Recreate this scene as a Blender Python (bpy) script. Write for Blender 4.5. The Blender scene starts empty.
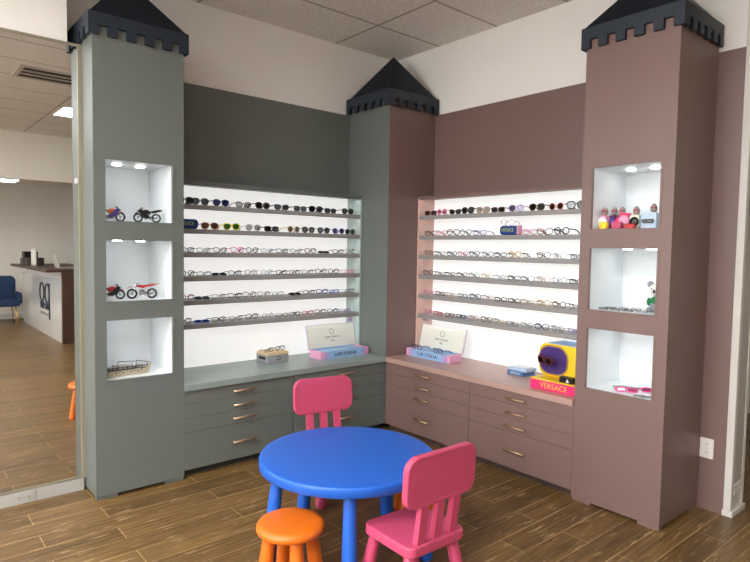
import bpy, bmesh, math, random
from mathutils import Vector, Matrix
random.seed(11)
PI = math.pi
SC = bpy.context.scene
COL = SC.collection

# ---------------------------------------------------------------- materials
def lin(c):
    c = c / 255.0
    return c / 12.92 if c <= 0.04045 else ((c + 0.055) / 1.055) ** 2.4
def rgb(r, g, b): return (lin(r), lin(g), lin(b), 1.0)

def mat(name, col, rough=0.5, metal=0.0, spec=0.5, noise=0.0, nscale=30.0, bump=0.0, bscale=200.0, coat=0.0):
    m = bpy.data.materials.new(name); m.use_nodes = True
    nt = m.node_tree; b = nt.nodes['Principled BSDF']
    b.inputs['Base Color'].default_value = col
    b.inputs['Roughness'].default_value = rough
    b.inputs['Metallic'].default_value = metal
    b.inputs['Specular IOR Level'].default_value = spec
    b.inputs['Coat Weight'].default_value = coat
    tc = nt.nodes.new('ShaderNodeTexCoord')
    if noise > 0:
        n = nt.nodes.new('ShaderNodeTexNoise'); n.inputs['Scale'].default_value = nscale
        n.inputs['Detail'].default_value = 4
        nt.links.new(tc.outputs['Object'], n.inputs['Vector'])
        mx = nt.nodes.new('ShaderNodeMix'); mx.data_type = 'RGBA'
        mx.inputs['A'].default_value = tuple(c * (1 - noise) for c in col[:3]) + (1,)
        mx.inputs['B'].default_value = tuple(min(1, c * (1 + noise)) for c in col[:3]) + (1,)
        nt.links.new(n.outputs['Fac'], mx.inputs['Factor'])
        nt.links.new(mx.outputs['Result'], b.inputs['Base Color'])
    if bump > 0:
        n2 = nt.nodes.new('ShaderNodeTexNoise'); n2.inputs['Scale'].default_value = bscale
        nt.links.new(tc.outputs['Object'], n2.inputs['Vector'])
        bp = nt.nodes.new('ShaderNodeBump'); bp.inputs['Strength'].default_value = bump
        bp.inputs['Distance'].default_value = 0.002
        nt.links.new(n2.outputs['Fac'], bp.inputs['Height'])
        nt.links.new(bp.outputs['Normal'], b.inputs['Normal'])
    return m

def emit(name, col, strength):
    m = bpy.data.materials.new(name); m.use_nodes = True
    b = m.node_tree.nodes['Principled BSDF']
    b.inputs['Base Color'].default_value = col
    b.inputs['Emission Color'].default_value = col
    b.inputs['Emission Strength'].default_value = strength
    return m

def glassy(name, col, mixf):
    """thin spectacle lens: tinted transparency with a surface reflection"""
    m = bpy.data.materials.new(name); m.use_nodes = True
    nt = m.node_tree; out = nt.nodes['Material Output']; nt.nodes.remove(nt.nodes['Principled BSDF'])
    t = nt.nodes.new('ShaderNodeBsdfTransparent'); t.inputs['Color'].default_value = col
    g = nt.nodes.new('ShaderNodeBsdfGlossy'); g.inputs['Roughness'].default_value = 0.05
    g.inputs['Color'].default_value = (.9, .9, .9, 1)
    mx = nt.nodes.new('ShaderNodeMixShader'); mx.inputs['Fac'].default_value = mixf
    nt.links.new(t.outputs[0], mx.inputs[1]); nt.links.new(g.outputs[0], mx.inputs[2])
    nt.links.new(mx.outputs[0], out.inputs['Surface'])
    return m

def floor_mat():
    m = bpy.data.materials.new('wood_look_plank_tile'); m.use_nodes = True
    nt = m.node_tree; b = nt.nodes['Principled BSDF']; L = nt.links.new
    tc = nt.nodes.new('ShaderNodeTexCoord')
    br = nt.nodes.new('ShaderNodeTexBrick')
    br.offset = 0.37; br.offset_frequency = 2; br.squash = 1
    br.inputs['Scale'].default_value = 1
    br.inputs['Brick Width'].default_value = 0.92; br.inputs['Row Height'].default_value = 0.152
    br.inputs['Mortar Size'].default_value = 0.0022; br.inputs['Mortar Smooth'].default_value = 0.2
    br.inputs['Color1'].default_value = rgb(128, 100, 61); br.inputs['Color2'].default_value = rgb(106, 82, 49)
    br.inputs['Mortar'].default_value = rgb(184, 156, 114)
    L(tc.outputs['Object'], br.inputs['Vector'])
    mp = nt.nodes.new('ShaderNodeMapping'); mp.inputs['Scale'].default_value = (2.2, 55, 1)
    L(tc.outputs['Object'], mp.inputs['Vector'])
    n = nt.nodes.new('ShaderNodeTexNoise'); n.inputs['Scale'].default_value = 1.0; n.inputs['Detail'].default_value = 6
    n.inputs['Roughness'].default_value = 0.65
    L(mp.outputs[0], n.inputs['Vector'])
    cr = nt.nodes.new('ShaderNodeValToRGB')
    cr.color_ramp.elements[0].position = .3; cr.color_ramp.elements[0].color = (.42, .40, .36, 1)
    cr.color_ramp.elements[1].position = .72; cr.color_ramp.elements[1].color = (1.38, 1.32, 1.2, 1)
    L(n.outputs['Fac'], cr.inputs['Fac'])
    mul = nt.nodes.new('ShaderNodeMix'); mul.data_type = 'RGBA'; mul.blend_type = 'MULTIPLY'
    mul.inputs['Factor'].default_value = 1
    L(br.outputs['Color'], mul.inputs['A']); L(cr.outputs['Color'], mul.inputs['B'])
    # pale worn scratches
    mp2 = nt.nodes.new('ShaderNodeMapping'); mp2.inputs['Scale'].default_value = (5, 34, 1)
    mp2.inputs['Location'].default_value = (3.1, 1.7, 0)
    L(tc.outputs['Object'], mp2.inputs['Vector'])
    n2 = nt.nodes.new('ShaderNodeTexNoise'); n2.inputs['Scale'].default_value = 1.3; n2.inputs['Detail'].default_value = 5
    L(mp2.outputs[0], n2.inputs['Vector'])
    cr2 = nt.nodes.new('ShaderNodeValToRGB')
    cr2.color_ramp.elements[0].position = .60; cr2.color_ramp.elements[0].color = (0, 0, 0, 1)
    cr2.color_ramp.elements[1].position = .72; cr2.color_ramp.elements[1].color = (.6, .6, .6, 1)
    L(n2.outputs['Fac'], cr2.inputs['Fac'])
    mx = nt.nodes.new('ShaderNodeMix'); mx.data_type = 'RGBA'
    L(cr2.outputs['Color'], mx.inputs['Factor']); L(mul.outputs['Result'], mx.inputs['A'])
    mx.inputs['B'].default_value = rgb(196, 168, 126)
    L(mx.outputs['Result'], b.inputs['Base Color'])
    b.inputs['Roughness'].default_value = 0.38
    bp = nt.nodes.new('ShaderNodeBump'); bp.inputs['Strength'].default_value = .35; bp.inputs['Distance'].default_value = .003
    L(n.outputs['Fac'], bp.inputs['Height']); L(bp.outputs['Normal'], b.inputs['Normal'])
    return m

def ceiling_mat():
    m = bpy.data.materials.new('acoustic_ceiling_tile'); m.use_nodes = True
    nt = m.node_tree; b = nt.nodes['Principled BSDF']; L = nt.links.new
    tc = nt.nodes.new('ShaderNodeTexCoord')
    mp = nt.nodes.new('ShaderNodeMapping'); mp.inputs['Location'].default_value = (.68, .54, 0)
    L(tc.outputs['Object'], mp.inputs['Vector'])
    br = nt.nodes.new('ShaderNodeTexBrick'); br.offset = 0; br.squash = 1
    br.inputs['Scale'].default_value = 1; br.inputs['Brick Width'].default_value = 1.23
    br.inputs['Row Height'].default_value = .615; br.inputs['Mortar Size'].default_value = .011
    br.inputs['Mortar Smooth'].default_value = .1
    br.inputs['Color1'].default_value = rgb(240, 236, 231); br.inputs['Color2'].default_value = rgb(236, 232, 227)
    br.inputs['Mortar'].default_value = rgb(176, 168, 160)
    L(mp.outputs[0], br.inputs['Vector'])
    n = nt.nodes.new('ShaderNodeTexNoise'); n.inputs['Scale'].default_value = 90; n.inputs['Detail'].default_value = 3
    L(tc.outputs['Object'], n.inputs['Vector'])
    cr = nt.nodes.new('ShaderNodeValToRGB')
    cr.color_ramp.elements[0].position = .35; cr.color_ramp.elements[0].color = (.8, .8, .8, 1)
    cr.color_ramp.elements[1].position = .55; cr.color_ramp.elements[1].color = (1, 1, 1, 1)
    L(n.outputs['Fac'], cr.inputs['Fac'])
    mul = nt.nodes.new('ShaderNodeMix'); mul.data_type = 'RGBA'; mul.blend_type = 'MULTIPLY'; mul.inputs['Factor'].default_value = 1
    L(br.outputs['Color'], mul.inputs['A']); L(cr.outputs['Color'], mul.inputs['B'])
    L(mul.outputs['Result'], b.inputs['Base Color'])
    b.inputs['Roughness'].default_value = .9
    return m

M = {}
M['wall'] = mat('white_wall_paint', rgb(247, 245, 241), .8, bump=.15, bscale=120)
M['wall_cream'] = mat('cream_wall_paint', rgb(232, 227, 216), .8, bump=.15, bscale=120)
M['grey'] = mat('sage_grey_laminate', rgb(104, 110, 105), .42, noise=.02, nscale=8)
M['pink'] = mat('dusty_pink_laminate', rgb(122, 98, 92), .42, noise=.02, nscale=8)
M['counter_grey'] = mat('sage_countertop_lit_tone', rgb(138, 151, 146), .35, noise=.02, nscale=20)  # cabinet laminate made paler: glow from the shelf bay put into the colour
M['counter_pink'] = mat('pink_countertop_lit_tone', rgb(174, 142, 132), .35, noise=.02, nscale=20)  # pink cabinet laminate, lightened in colour for the bay's glow
M['side_grey_lit'] = mat('sage_side_lit_tone', rgb(176, 192, 188), .35, noise=.02, nscale=20)  # same grey laminate, its strong bay lighting painted in as a paler tone
M['side_pink_lit'] = mat('pink_side_lit_tone', rgb(214, 176, 164), .35, noise=.02, nscale=20)  # same pink laminate, bay lighting painted in as a paler tone
M['roof'] = mat('dark_navy_roof', rgb(13, 22, 34), .6, spec=.25, noise=.04, nscale=12)
M['navy'] = mat('navy_painted_board', rgb(26, 38, 52), .5, noise=.04, nscale=12)
M['white_lam'] = mat('white_laminate', rgb(232, 236, 237), .3, noise=.01)
M['shelf'] = mat('grey_edged_shelf', rgb(150, 147, 145), .5, noise=.02)
M['back'] = emit('backlit_white_panel', (1, .99, .975, 1), .62)
M['back'].node_tree.nodes['Principled BSDF'].inputs['Base Color'].default_value = rgb(190, 190, 188)
M['led'] = emit('led_strip_diffuser', (1, .99, .975, 1), 10)
M['puck'] = emit('niche_spot_lamp', (.93, .97, 1, 1), 18)
M['lamp'] = emit('ceiling_lamp_diffuser', (.97, .985, 1, 1), 12)
M['window_fill'] = emit('added_window_glow', (.95, .98, 1, 1), 4.2)  # glow of the added windows, fill light for the room
M['fill_lamp'] = emit('added_fill_diffuser', (.97, .985, 1, 1), 50)  # diffuser of the added ceiling panels, fill light from the left
M['kick'] = mat('dark_plinth', rgb(60, 58, 56), .6, noise=.03)
M['kickp'] = mat('brown_plinth', rgb(74, 58, 52), .6, noise=.03)
M['bronze'] = mat('brushed_bronze', rgb(206, 172, 142), .35, metal=.85, noise=.03)
M['mirror'] = mat('mirror_silver', (.78, .78, .77, 1), .0, metal=1)
M['mframe'] = mat('champagne_mirror_trim', rgb(150, 144, 124), .4, metal=.3)
M['trim'] = mat('white_trim_paint', rgb(208, 204, 197), .45, noise=.01)
M['trimg'] = mat('pale_grey_trim_paint', rgb(172, 168, 161), .45, noise=.01)
M['plate'] = mat('white_plastic_plate', rgb(232, 226, 220), .35)
M['slot'] = mat('dark_slot', rgb(40, 36, 34), .6)
M['blue'] = mat('blue_moulded_plastic', rgb(30, 94, 194), .42, noise=.02, nscale=5, bump=.05, bscale=400)
M['rose'] = mat('pink_moulded_plastic', rgb(196, 74, 108), .42, noise=.02, nscale=5, bump=.05, bscale=400)
M['orange'] = mat('orange_moulded_plastic', rgb(222, 108, 22), .42, noise=.02, nscale=5, bump=.05, bscale=400)
M['floor'] = floor_mat()
M['ceil'] = ceiling_mat()
M['black'] = mat('black_plastic', rgb(16, 16, 18), .35)
M['rubber'] = mat('black_rubber', rgb(24, 24, 26), .6)
M['chrome'] = mat('polished_metal', rgb(190, 192, 196), .2, metal=.9)
M['gold'] = mat('gold_metal', rgb(206, 172, 104), .3, metal=.9)
M['red'] = mat('red_paint', rgb(190, 32, 36), .35)
M['purple'] = mat('violet_paint', rgb(76, 50, 140), .35)
M['oran'] = mat('orange_paint', rgb(226, 110, 40), .35)
M['white'] = mat('white_plastic', rgb(236, 236, 238), .4)
M['wood_dark'] = mat('dark_walnut_laminate', rgb(74, 52, 38), .5, noise=.25, nscale=14)
M['wood_light'] = mat('pale_wood_lid', rgb(226, 196, 150), .5, noise=.08, nscale=40)
M['gloss_white'] = mat('glossy_white_panel', rgb(226, 224, 220), .12, coat=.5)
M['velvet'] = mat('navy_velvet', rgb(30, 52, 86), .85, noise=.1, nscale=20)
M['card_grey'] = mat('grey_card', rgb(150, 152, 158), .6, noise=.05, nscale=60)
M['sky_blue'] = mat('sky_blue_card', rgb(148, 184, 224), .45, noise=.08, nscale=18)
M['candy'] = mat('candy_pink_card', rgb(224, 160, 194), .45, noise=.06, nscale=18)
M['lilac'] = mat('lilac_card', rgb(186, 158, 212), .45, noise=.05, nscale=18)
M['lid'] = mat('pale_lavender_card', rgb(206, 200, 212), .5, noise=.03, nscale=10)
M['ivory'] = mat('ivory_card', rgb(226, 226, 214), .55, noise=.03, nscale=10)
M['ink'] = mat('dark_ink', rgb(44, 50, 66), .6)
M['magenta'] = mat('hot_pink_card', rgb(232, 40, 112), .4)
M['yellow'] = mat('yellow_card', rgb(246, 204, 30), .4)
M['gold_ink'] = mat('gold_ink', rgb(250, 186, 60), .4)
M['violet'] = mat('deep_purple_felt', rgb(64, 38, 112), .7, noise=.08, nscale=50)
M['navy_case'] = mat('navy_blue_case', rgb(20, 62, 128), .3)
M['lime_ink'] = mat('pale_lime_ink', rgb(196, 206, 90), .4)
M['fur_grey'] = mat('grey_plush', rgb(140, 142, 150), .95, noise=.15, nscale=80)
M['fur_white'] = mat('white_plush', rgb(232, 230, 228), .95, noise=.05, nscale=80)
M['green'] = mat('green_cloth', rgb(40, 122, 74), .9)
M['taupe'] = mat('taupe_plastic', rgb(160, 142, 132), .5)
M['plum'] = mat('plum_plastic', rgb(104, 44, 92), .45)
M['hull'] = mat('beige_hull', rgb(190, 178, 154), .55, noise=.1, nscale=50)
M['grey_plastic'] = mat('mid_grey_plastic', rgb(130, 130, 132), .5)
M['vent'] = mat('vent_metal', rgb(196, 188, 176), .5)
M['dark'] = mat('dark_duct', rgb(20, 18, 17), .8)

# ---------------------------------------------------------------- mesh helpers
class MB:
    def __init__(s): s.bm = bmesh.new()
    def box(s, x0, x1, y0, y1, z0, z1, bev=0.0, seg=2):
        b = bmesh.new()
        vs = [b.verts.new((x, y, z)) for x in (x0, x1) for y in (y0, y1) for z in (z0, z1)]
        for f in ((0, 1, 3, 2), (4, 6, 7, 5), (0, 4, 5, 1), (2, 3, 7, 6), (0, 2, 6, 4), (1, 5, 7, 3)):
            b.faces.new([vs[i] for i in f])
        bmesh.ops.recalc_face_normals(b, faces=b.faces)
        if bev > 0:
            bmesh.ops.bevel(b, geom=b.edges[:], offset=bev, segments=seg, profile=.6, affect='EDGES')
        s._join(b); return s
    def _join(s, b, mtx=None, smooth=False):
        if mtx is not None: bmesh.ops.transform(b, matrix=mtx, verts=b.verts)
        me = bpy.data.meshes.new('tmp'); b.to_mesh(me); b.free()
        if smooth:
            for p in me.polygons: p.use_smooth = True
        s.bm.from_mesh(me); bpy.data.meshes.remove(me)
    def lathe(s, prof, n=32, mtx=None):
        """profile [(r,z)...] turned about z"""
        b = bmesh.new(); rings = []
        for r, z in prof:
            if r < 1e-6: rings.append([b.verts.new((0, 0, z))])
            else: rings.append([b.verts.new((r * math.cos(2 * PI * i / n), r * math.sin(2 * PI * i / n), z)) for i in range(n)])
        for a, c in zip(rings, rings[1:]):
            for i in range(n):
                j = (i + 1) % n
                if len(a) == 1 and len(c) == 1: continue
                if len(a) == 1: b.faces.new((a[0], c[i], c[j]))
                elif len(c) == 1: b.faces.new((a[i], c[0], a[j]))
                else: b.faces.new((a[i], c[i], c[j], a[j]))
        if len(rings[0]) > 1: b.faces.new(rings[0])
        if len(rings[-1]) > 1: b.faces.new(rings[-1])
        bmesh.ops.recalc_face_normals(b, faces=b.faces)
        s._join(b, mtx, True); return s
    def cyl(s, p0, p1, r0, r1=None, n=12):
        r1 = r0 if r1 is None else r1
        p0, p1 = Vector(p0), Vector(p1); d = p1 - p0
        mtx = Matrix.Translation(p0) @ d.to_track_quat('Z', 'Y').to_matrix().to_4x4()
        return s.lathe([(r0, 0), (r1, d.length)], n, mtx)
    def ball(s, c, r, n=16, scale=(1, 1, 1), mtx=None):
        prof = [(abs(math.sin(PI * i / (n // 2))) * r if 0 < i < n // 2 else 0, -r * math.cos(PI * i / (n // 2))) for i in range(n // 2 + 1)]
        m = Matrix.Translation(c) @ (mtx or Matrix.Identity(4)) @ Matrix.Diagonal((*scale, 1))
        return s.lathe(prof, n, m)
    def tube(s, pts, r, closed=False, n=6, flat=1.0):
        pts = [Vector(p) for p in pts]; b = bmesh.new(); rings = []; N = len(pts)
        for i, p in enumerate(pts):
            a = pts[(i - 1) % N] if (closed or i > 0) else p
            c = pts[(i + 1) % N] if (closed or i < N - 1) else p
            t = (c - a).normalized()
            ref = Vector((0, 0, 1)) if abs(t.z) < .9 else Vector((0, 1, 0))
            if closed and N > 2:
                ref = Vector((0, 1, 0)) if abs(t.y) < .9 else Vector((1, 0, 0))
            u = t.cross(ref).normalized(); v = t.cross(u).normalized()
            rr = r[i] if isinstance(r, (list, tuple)) else r
            rings.append([b.verts.new(p + u * rr * math.cos(2 * PI * k / n) + v * rr * flat * math.sin(2 * PI * k / n)) for k in range(n)])
        for i in range(N if closed else N - 1):
            a, c = rings[i], rings[(i + 1) % N]
            for k in range(n):
                b.faces.new((a[k], a[(k + 1) % n], c[(k + 1) % n], c[k]))
        if not closed:
            b.faces.new(rings[0]); b.faces.new(rings[-1])
        bmesh.ops.recalc_face_normals(b, faces=b.faces)
        s._join(b, None, True); return s
    def torus(s, c, R, r, axis='Y', n=24, k=8):
        pts = []
        for i in range(n):
            a = 2 * PI * i / n
            if axis == 'Y': pts.append((c[0] + R * math.cos(a), c[1], c[2] + R * math.sin(a)))
            elif axis == 'X': pts.append((c[0], c[1] + R * math.cos(a), c[2] + R * math.sin(a)))
            else: pts.append((c[0] + R * math.cos(a), c[1] + R * math.sin(a), c[2]))
        return s.tube(pts, r, True, k)
    def prism(s, outline, y0, y1, bev=0.0, seg=3, mtx=None, smooth=False):
        """outline [(x,z)...] extruded from y0 to y1"""
        b = bmesh.new()
        a = [b.verts.new((x, y0, z)) for x, z in outline]; c = [b.verts.new((x, y1, z)) for x, z in outline]
        fa = b.faces.new(a); fc = b.faces.new(list(reversed(c)))
        n = len(a)
        for i in range(n): b.faces.new((a[i], c[i], c[(i + 1) % n], a[(i + 1) % n]))
        bmesh.ops.recalc_face_normals(b, faces=b.faces)
        if bev > 0:
            es = [e for e in b.edges if (e in fa.edges[:] or e in fc.edges[:])]
            bmesh.ops.bevel(b, geom=es, offset=bev, segments=seg, profile=.5, affect='EDGES')
        s._join(b, mtx, smooth); return s
    def poly(s, verts, faces, mtx=None):
        b = bmesh.new(); vs = [b.verts.new(v) for v in verts]
        for f in faces: b.faces.new([vs[i] for i in f])
        bmesh.ops.recalc_face_normals(b, faces=b.faces)
        s._join(b, mtx); return s
    def xf(s, mtx): bmesh.ops.transform(s.bm, matrix=mtx, verts=s.bm.verts); return s
    def mesh(s, name, m):
        me = bpy.data.meshes.new(name); s.bm.to_mesh(me); s.bm.free()
        me.materials.append(m); return me
    def build(s, name, m, parent=None, loc=None, autosmooth=False):
        o = bpy.data.objects.new(name, s.mesh(name, m)); COL.objects.link(o)
        if autosmooth:
            for p in o.data.polygons: p.use_smooth = True
        if parent: o.parent = parent
        if loc: o.location = loc
        return o

def thing(name, label, cat, loc=(0, 0, 0), rz=0.0, group=None):
    o = bpy.data.objects.new(name, None); o.empty_display_size = .05; COL.objects.link(o)
    o.location = loc; o.rotation_euler = (0, 0, rz)
    return tag(o, label, cat, group)
def tag(o, label, cat, group=None):
    o['label'] = label; o['category'] = cat
    if group: o['group'] = group
    return o
def struct(o): o['kind'] = 'structure'; return o
def plab(o, label): o['label'] = label; return o
def rrect(w, h, r, n=6, cx=0, cz=0):
    pts = []
    for sx, sz, a0 in ((1, 1, 0), (-1, 1, 90), (-1, -1, 180), (1, -1, 270)):
        for i in range(n + 1):
            a = math.radians(a0 + 90 * i / n)
            pts.append((cx + sx * (w / 2 - r) + r * math.cos(a), cz + sz * (h / 2 - r) + r * math.sin(a)))
    return pts
def lettering(txt, size, depth, m, name, parent, loc, rot, sx=1.0, align='CENTER'):
    cu = bpy.data.curves.new('txt', 'FONT'); cu.body = txt; cu.size = size; cu.extrude = depth
    cu.align_x = align; cu.align_y = 'CENTER'; cu.space_character = 1.08
    t = bpy.data.objects.new('txt', cu); COL.objects.link(t)
    dg = bpy.context.evaluated_depsgraph_get()
    me = bpy.data.meshes.new_from_object(t.evaluated_get(dg))
    bpy.data.objects.remove(t); bpy.data.curves.remove(cu)
    me.materials.clear(); me.materials.append(m); me.name = name
    o = bpy.data.objects.new(name, me); COL.objects.link(o)
    if parent: o.parent = parent
    o.location = loc; o.rotation_euler = rot; o.scale = (sx, 1, 1)
    return o

# ---------------------------------------------------------------- dimensions (metres; room corner at the origin)
CZ = 3.25          # ceiling
W = .528           # corner tower width
PY = .51           # pillar depth
CT = .617          # countertop height
PX0, PX1 = -2.758, -2.229
RY0, RY1 = -2.235, -2.770
MY = -.273         # mirror wall plane
BD = .188          # shelf depth
YB, XL, XR = -9.85, -9.2, 2.6

# ---------------------------------------------------------------- setting
struct(MB().box(XL, XR, YB, .12, -.1, 0).build('floor', M['floor']))
struct(MB().box(XL, XR, YB, .12, CZ, CZ + .1).build('ceiling', M['ceil']))
struct(MB().box(PX0 - .05, .2, .015, .12, 0, CZ).build('wall_back', M['wall']))
struct(MB().box(.015, .19, -2.90, .015, 0, CZ).build('wall_right', M['wall']))
mw = MB().box(XL, -2.765, MY, .12, 0, 2.684).box(XL, -2.83, MY, .12, 2.684, CZ)
struct(mw.build('wall_left', M['wall']))
struct(MB().box(XL - .1, XL, YB, .12, 0, CZ).build('wall_far_left', M['wall']))
for n, (ya, yb) in enumerate(((-5.0, -3.2), (-3.0, -.8))):  # unseen windows, added to light walls and ceiling from the left
    wn = struct(MB().box(XL, XL + .012, ya, yb, .4, 2.9).build('window_%d' % (n + 1), M['window_fill']))
    wf = MB()
    for u in (ya, (ya + yb) / 2, yb): wf.box(XL, XL + .06, u - .03, u + .03, .37, 2.93)
    wf.box(XL, XL + .06, ya, yb, .37, .43).box(XL, XL + .06, ya, yb, 2.87, 2.93)
    wf.build('window_frame', M['trim'], wn)
struct(MB().box(XL, XR, YB - .1, YB, 0, CZ).build('wall_front', M['wall_cream']))
struct(MB().box(XR, XR + .1, YB, .12, 0, CZ).build('wall_far_right', M['wall_cream']))
struct(MB().box(.19, XR, -.4, .12, 0, CZ).build('wall_beyond', M['wall_cream']))
sf = MB().box(XL, XR, -7.98, -7.18, 2.51, CZ)
struct(sf.build('trim_soffit', M['wall_cream']))
# laminate cladding above the shelves and behind the right pillar
struct(MB().box(PX1 - .05, -.02, -.0, .015, 0, 2.663).build('trim_grey_cladding', M['grey']))
struct(MB().box(0, .015, -2.905, 0, 0, 2.663).build('trim_pink_cladding', M['pink']))
# white jamb casing where the pink wall ends
jb = MB().box(-.006, .030, -2.945, -2.905, 0, CZ, .004)
jb.box(.030, .165, -2.937, -2.90, 0, CZ)
jb.box(.165, .198, -2.945, -2.90, 0, CZ, .004)
jb.box(-.010, .202, -2.957, -2.90, 0, .035, .004).box(.03, .165, -2.950, -2.90, .12, .15, .005).box(.03, .165, -2.946, -2.90, .155, .175, .005)
struct(jb.build('trim_jamb_casing', M['trim']))
struct(MB().box(.034, .161, -2.9405, -2.936, .19, CZ - .01).build('trim_jamb_panel', M['trimg']))
struct(MB().box(XL, -2.768, MY - .014, MY, 0, .074, .003).build('baseboard_left', M['trimg']))
struct(MB().box(XL, XR, YB, YB + .014, 0, .1, .003).build('baseboard_front', M['trim']))

# ---------------------------------------------------------------- wall mirror
mi = thing('wall_mirror', 'tall wall mirror with thin beige trim left of the grey pillar', 'mirror', (-2.765, MY, .076))
x0, x1, zt = -3.0, -.012, 2.605
mi_l = -3.2
MB().box(mi_l, -.014, -.008, -.002, .006, zt - .006).build('mirror_glass', M['mirror'], mi)
fr = MB().box(-.016, .012, -.017, -.001, 0, zt, .003).box(mi_l, -.016, -.013, -.001, zt - .016, zt, .003).box(mi_l, -.016, -.013, -.001, 0, .013, .003)
fr.build('mirror_trim', M['mframe'], mi)
MB().box(-.034, -.018, -.024, -.016, 1.79, 1.82, .002).build('mirror_clip', M['white'], mi)

# ---------------------------------------------------------------- outlets
def outlet(name_loc, label, rz, horizontal=False):
    t = thing('power_outlet', label, 'outlet', name_loc, rz)
    w, h = (.115, .07) if horizontal else (.075, .118)
    MB().prism(rrect(w, h, .006), -.006, 0, .0015, 2).build('cover_plate', M['trimg'] if horizontal else M['plate'], t)
    for s in (-1, 1):
        c = (s * .024, 0) if horizontal else (0, s * .025)
        rc = MB().prism(rrect(.030, .030, .008, cx=c[0], cz=c[1]), -.0085, -.005, .001, 1).build('receptacle', M['trimg'] if horizontal else M['plate'], t)
        sl = MB()
        for q in (-1, 1): sl.box(c[0] + q * .006 - .001, c[0] + q * .006 + .001, -.0092, -.008, c[1] - .001, c[1] + .008)
        sl.ball((c[0], -.0086, c[1] - .008), .0022, 8)
        sl.build('socket_slot', M['slot'], rc)
    MB().ball((0, -.006, 0), .003, 8, (1, .5, 1)).build('screw', M['chrome'], t)
    return t
outlet((0, -2.803, .367), 'white double power outlet on the pink wall beside the right pillar', -PI / 2)
outlet((-3.09, MY - .014, .038), 'pale power outlet set sideways in the low baseboard under the mirror', 0, True)

# ---------------------------------------------------------------- castle pillars with display niches
NZ = ((1.645, 2.0), (1.172, 1.533), (.703, 1.061))
NX0, NX1 = .065, .457
PWID = PX1 - PX0
def battlement(mb, a, b, horizontal, fixed, z0=2.688, z1=2.808, notch=.052, t=.022, n=6):
    """a notched board from a to b along x (horizontal) or y, its outer face at fixed"""
    L = b - a; m = L / (n + (n - 1) * .92); g = m * .92
    f0, f1 = (fixed, fixed + t)
    def bx(u0, u1, zz0, zz1):
        if horizontal: mb.box(u0, u1, min(f0, f1), max(f0, f1), zz0, zz1)
        else: mb.box(min(f0, f1), max(f0, f1), u0, u1, zz0, zz1)
    bx(a, b, z0 + notch, z1)
    for i in range(n):
        u = a + i * (m + g); bx(u, u + m, z0, z0 + notch)
def pillar(label, loc, rz, m, sides):
    t = thing('castle_pillar', label, 'display cabinet', loc, rz)
    b = MB()
    zs = [.02] + [v for z in reversed(NZ) for v in z] + [2.80]
    F0, F1 = -PY, -PY + .02
    b.box(0, NX0, F0, F1, .02, 2.8); b.box(NX1, PWID, F0, F1, .02, 2.8)
    for i in range(0, len(zs), 2): b.box(NX0, NX1, F0, F1, zs[i], zs[i + 1])
    b.box(0, .018, F1, -.002, .02, 2.8); b.box(PWID - .018, PWID, F1, -.002, .02, 2.8)
    b.box(.018, PWID - .018, -.02, -.002, .02, 2.8); b.box(.018, PWID - .018, F1, -.02, .02, .04)
    b.build('body', m, t)
    for x in (.0, PWID - .125):
        MB().box(x + .004, x + .121, -PY + .006, -PY + .05, 0, .02).build('foot', m, t)
        MB().box(x + .004, x + .121, -.12, -.01, 0, .02).build('foot', m, t)
    for z0, z1 in NZ:
        nb = MB(); th = .006; d0, d1 = F1, -.10
        nb.box(NX0 - th, NX1 + th, d0, d1, z0 - th, z0).box(NX0 - th, NX1 + th, d0, d1, z1, z1 + th)
        nb.box(NX0 - th, NX0, d0, d1, z0, z1).box(NX1, NX1 + th, d0, d1, z0, z1).box(NX0, NX1, d1, d1 + th, z0, z1)
        n = nb.build('niche', M['white_lam'], t)
        lp = MB()
        for q in (.32, .68):
            x = NX0 + (NX1 - NX0) * q
            lp.lathe([(.026, z1 - .006), (.026, z1)], 20, Matrix.Translation((x, -.30, 0)))
        lp.build('niche_lamp', M['puck'], n)
        rim = MB().box(NX0 - .012, NX0, F0 - .003, F0, z0 - .012, z1 + .012).box(NX1, NX1 + .012, F0 - .003, F0, z0 - .012, z1 + .012)
        rim.box(NX0, NX1, F0 - .003, F0, z0 - .012, z0).box(NX0, NX1, F0 - .003, F0, z1, z1 + .012)
        rim.build('niche_rim', m, t)
    c = MB(); o = .024
    battlement(c, -o, PWID + o, True, -PY - o)
    for k, y1 in sides:
        if k < 0: battlement(c, -PY - o + .022, y1, False, -o, n=6)
        else: battlement(c, -PY - o + .022, y1, False, PWID + o - .022)
    c.box(-.005, PWID + .005, -PY - .005, -.002, 2.795, 2.812)
    cw = c.build('battlement', M['navy'], t)
    z = 2.812; cx, cy = PWID / 2, -PY / 2
    r = MB().poly([(-.012, -PY - .012, z), (PWID + .012, -PY - .012, z), (PWID + .012, -.001, z), (-.012, -.001, z), (cx, cy, 3.15)],
                  [(0, 1, 4), (1, 2, 4), (2, 3, 4), (3, 0, 4), (3, 2, 1, 0)])
    r.build('roof', M['roof'], t)
    return t
pillar('tall grey castle pillar with three lit niches beside the mirror', (PX0, 0, 0), 0, M['grey'], ((-1, -.003), (1, -.003)))
pillar('tall pink castle pillar with three lit niches at the right', (0, RY0, 0), -PI / 2, M['pink'], ((-1, -.003), (1, -.003)))

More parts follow.
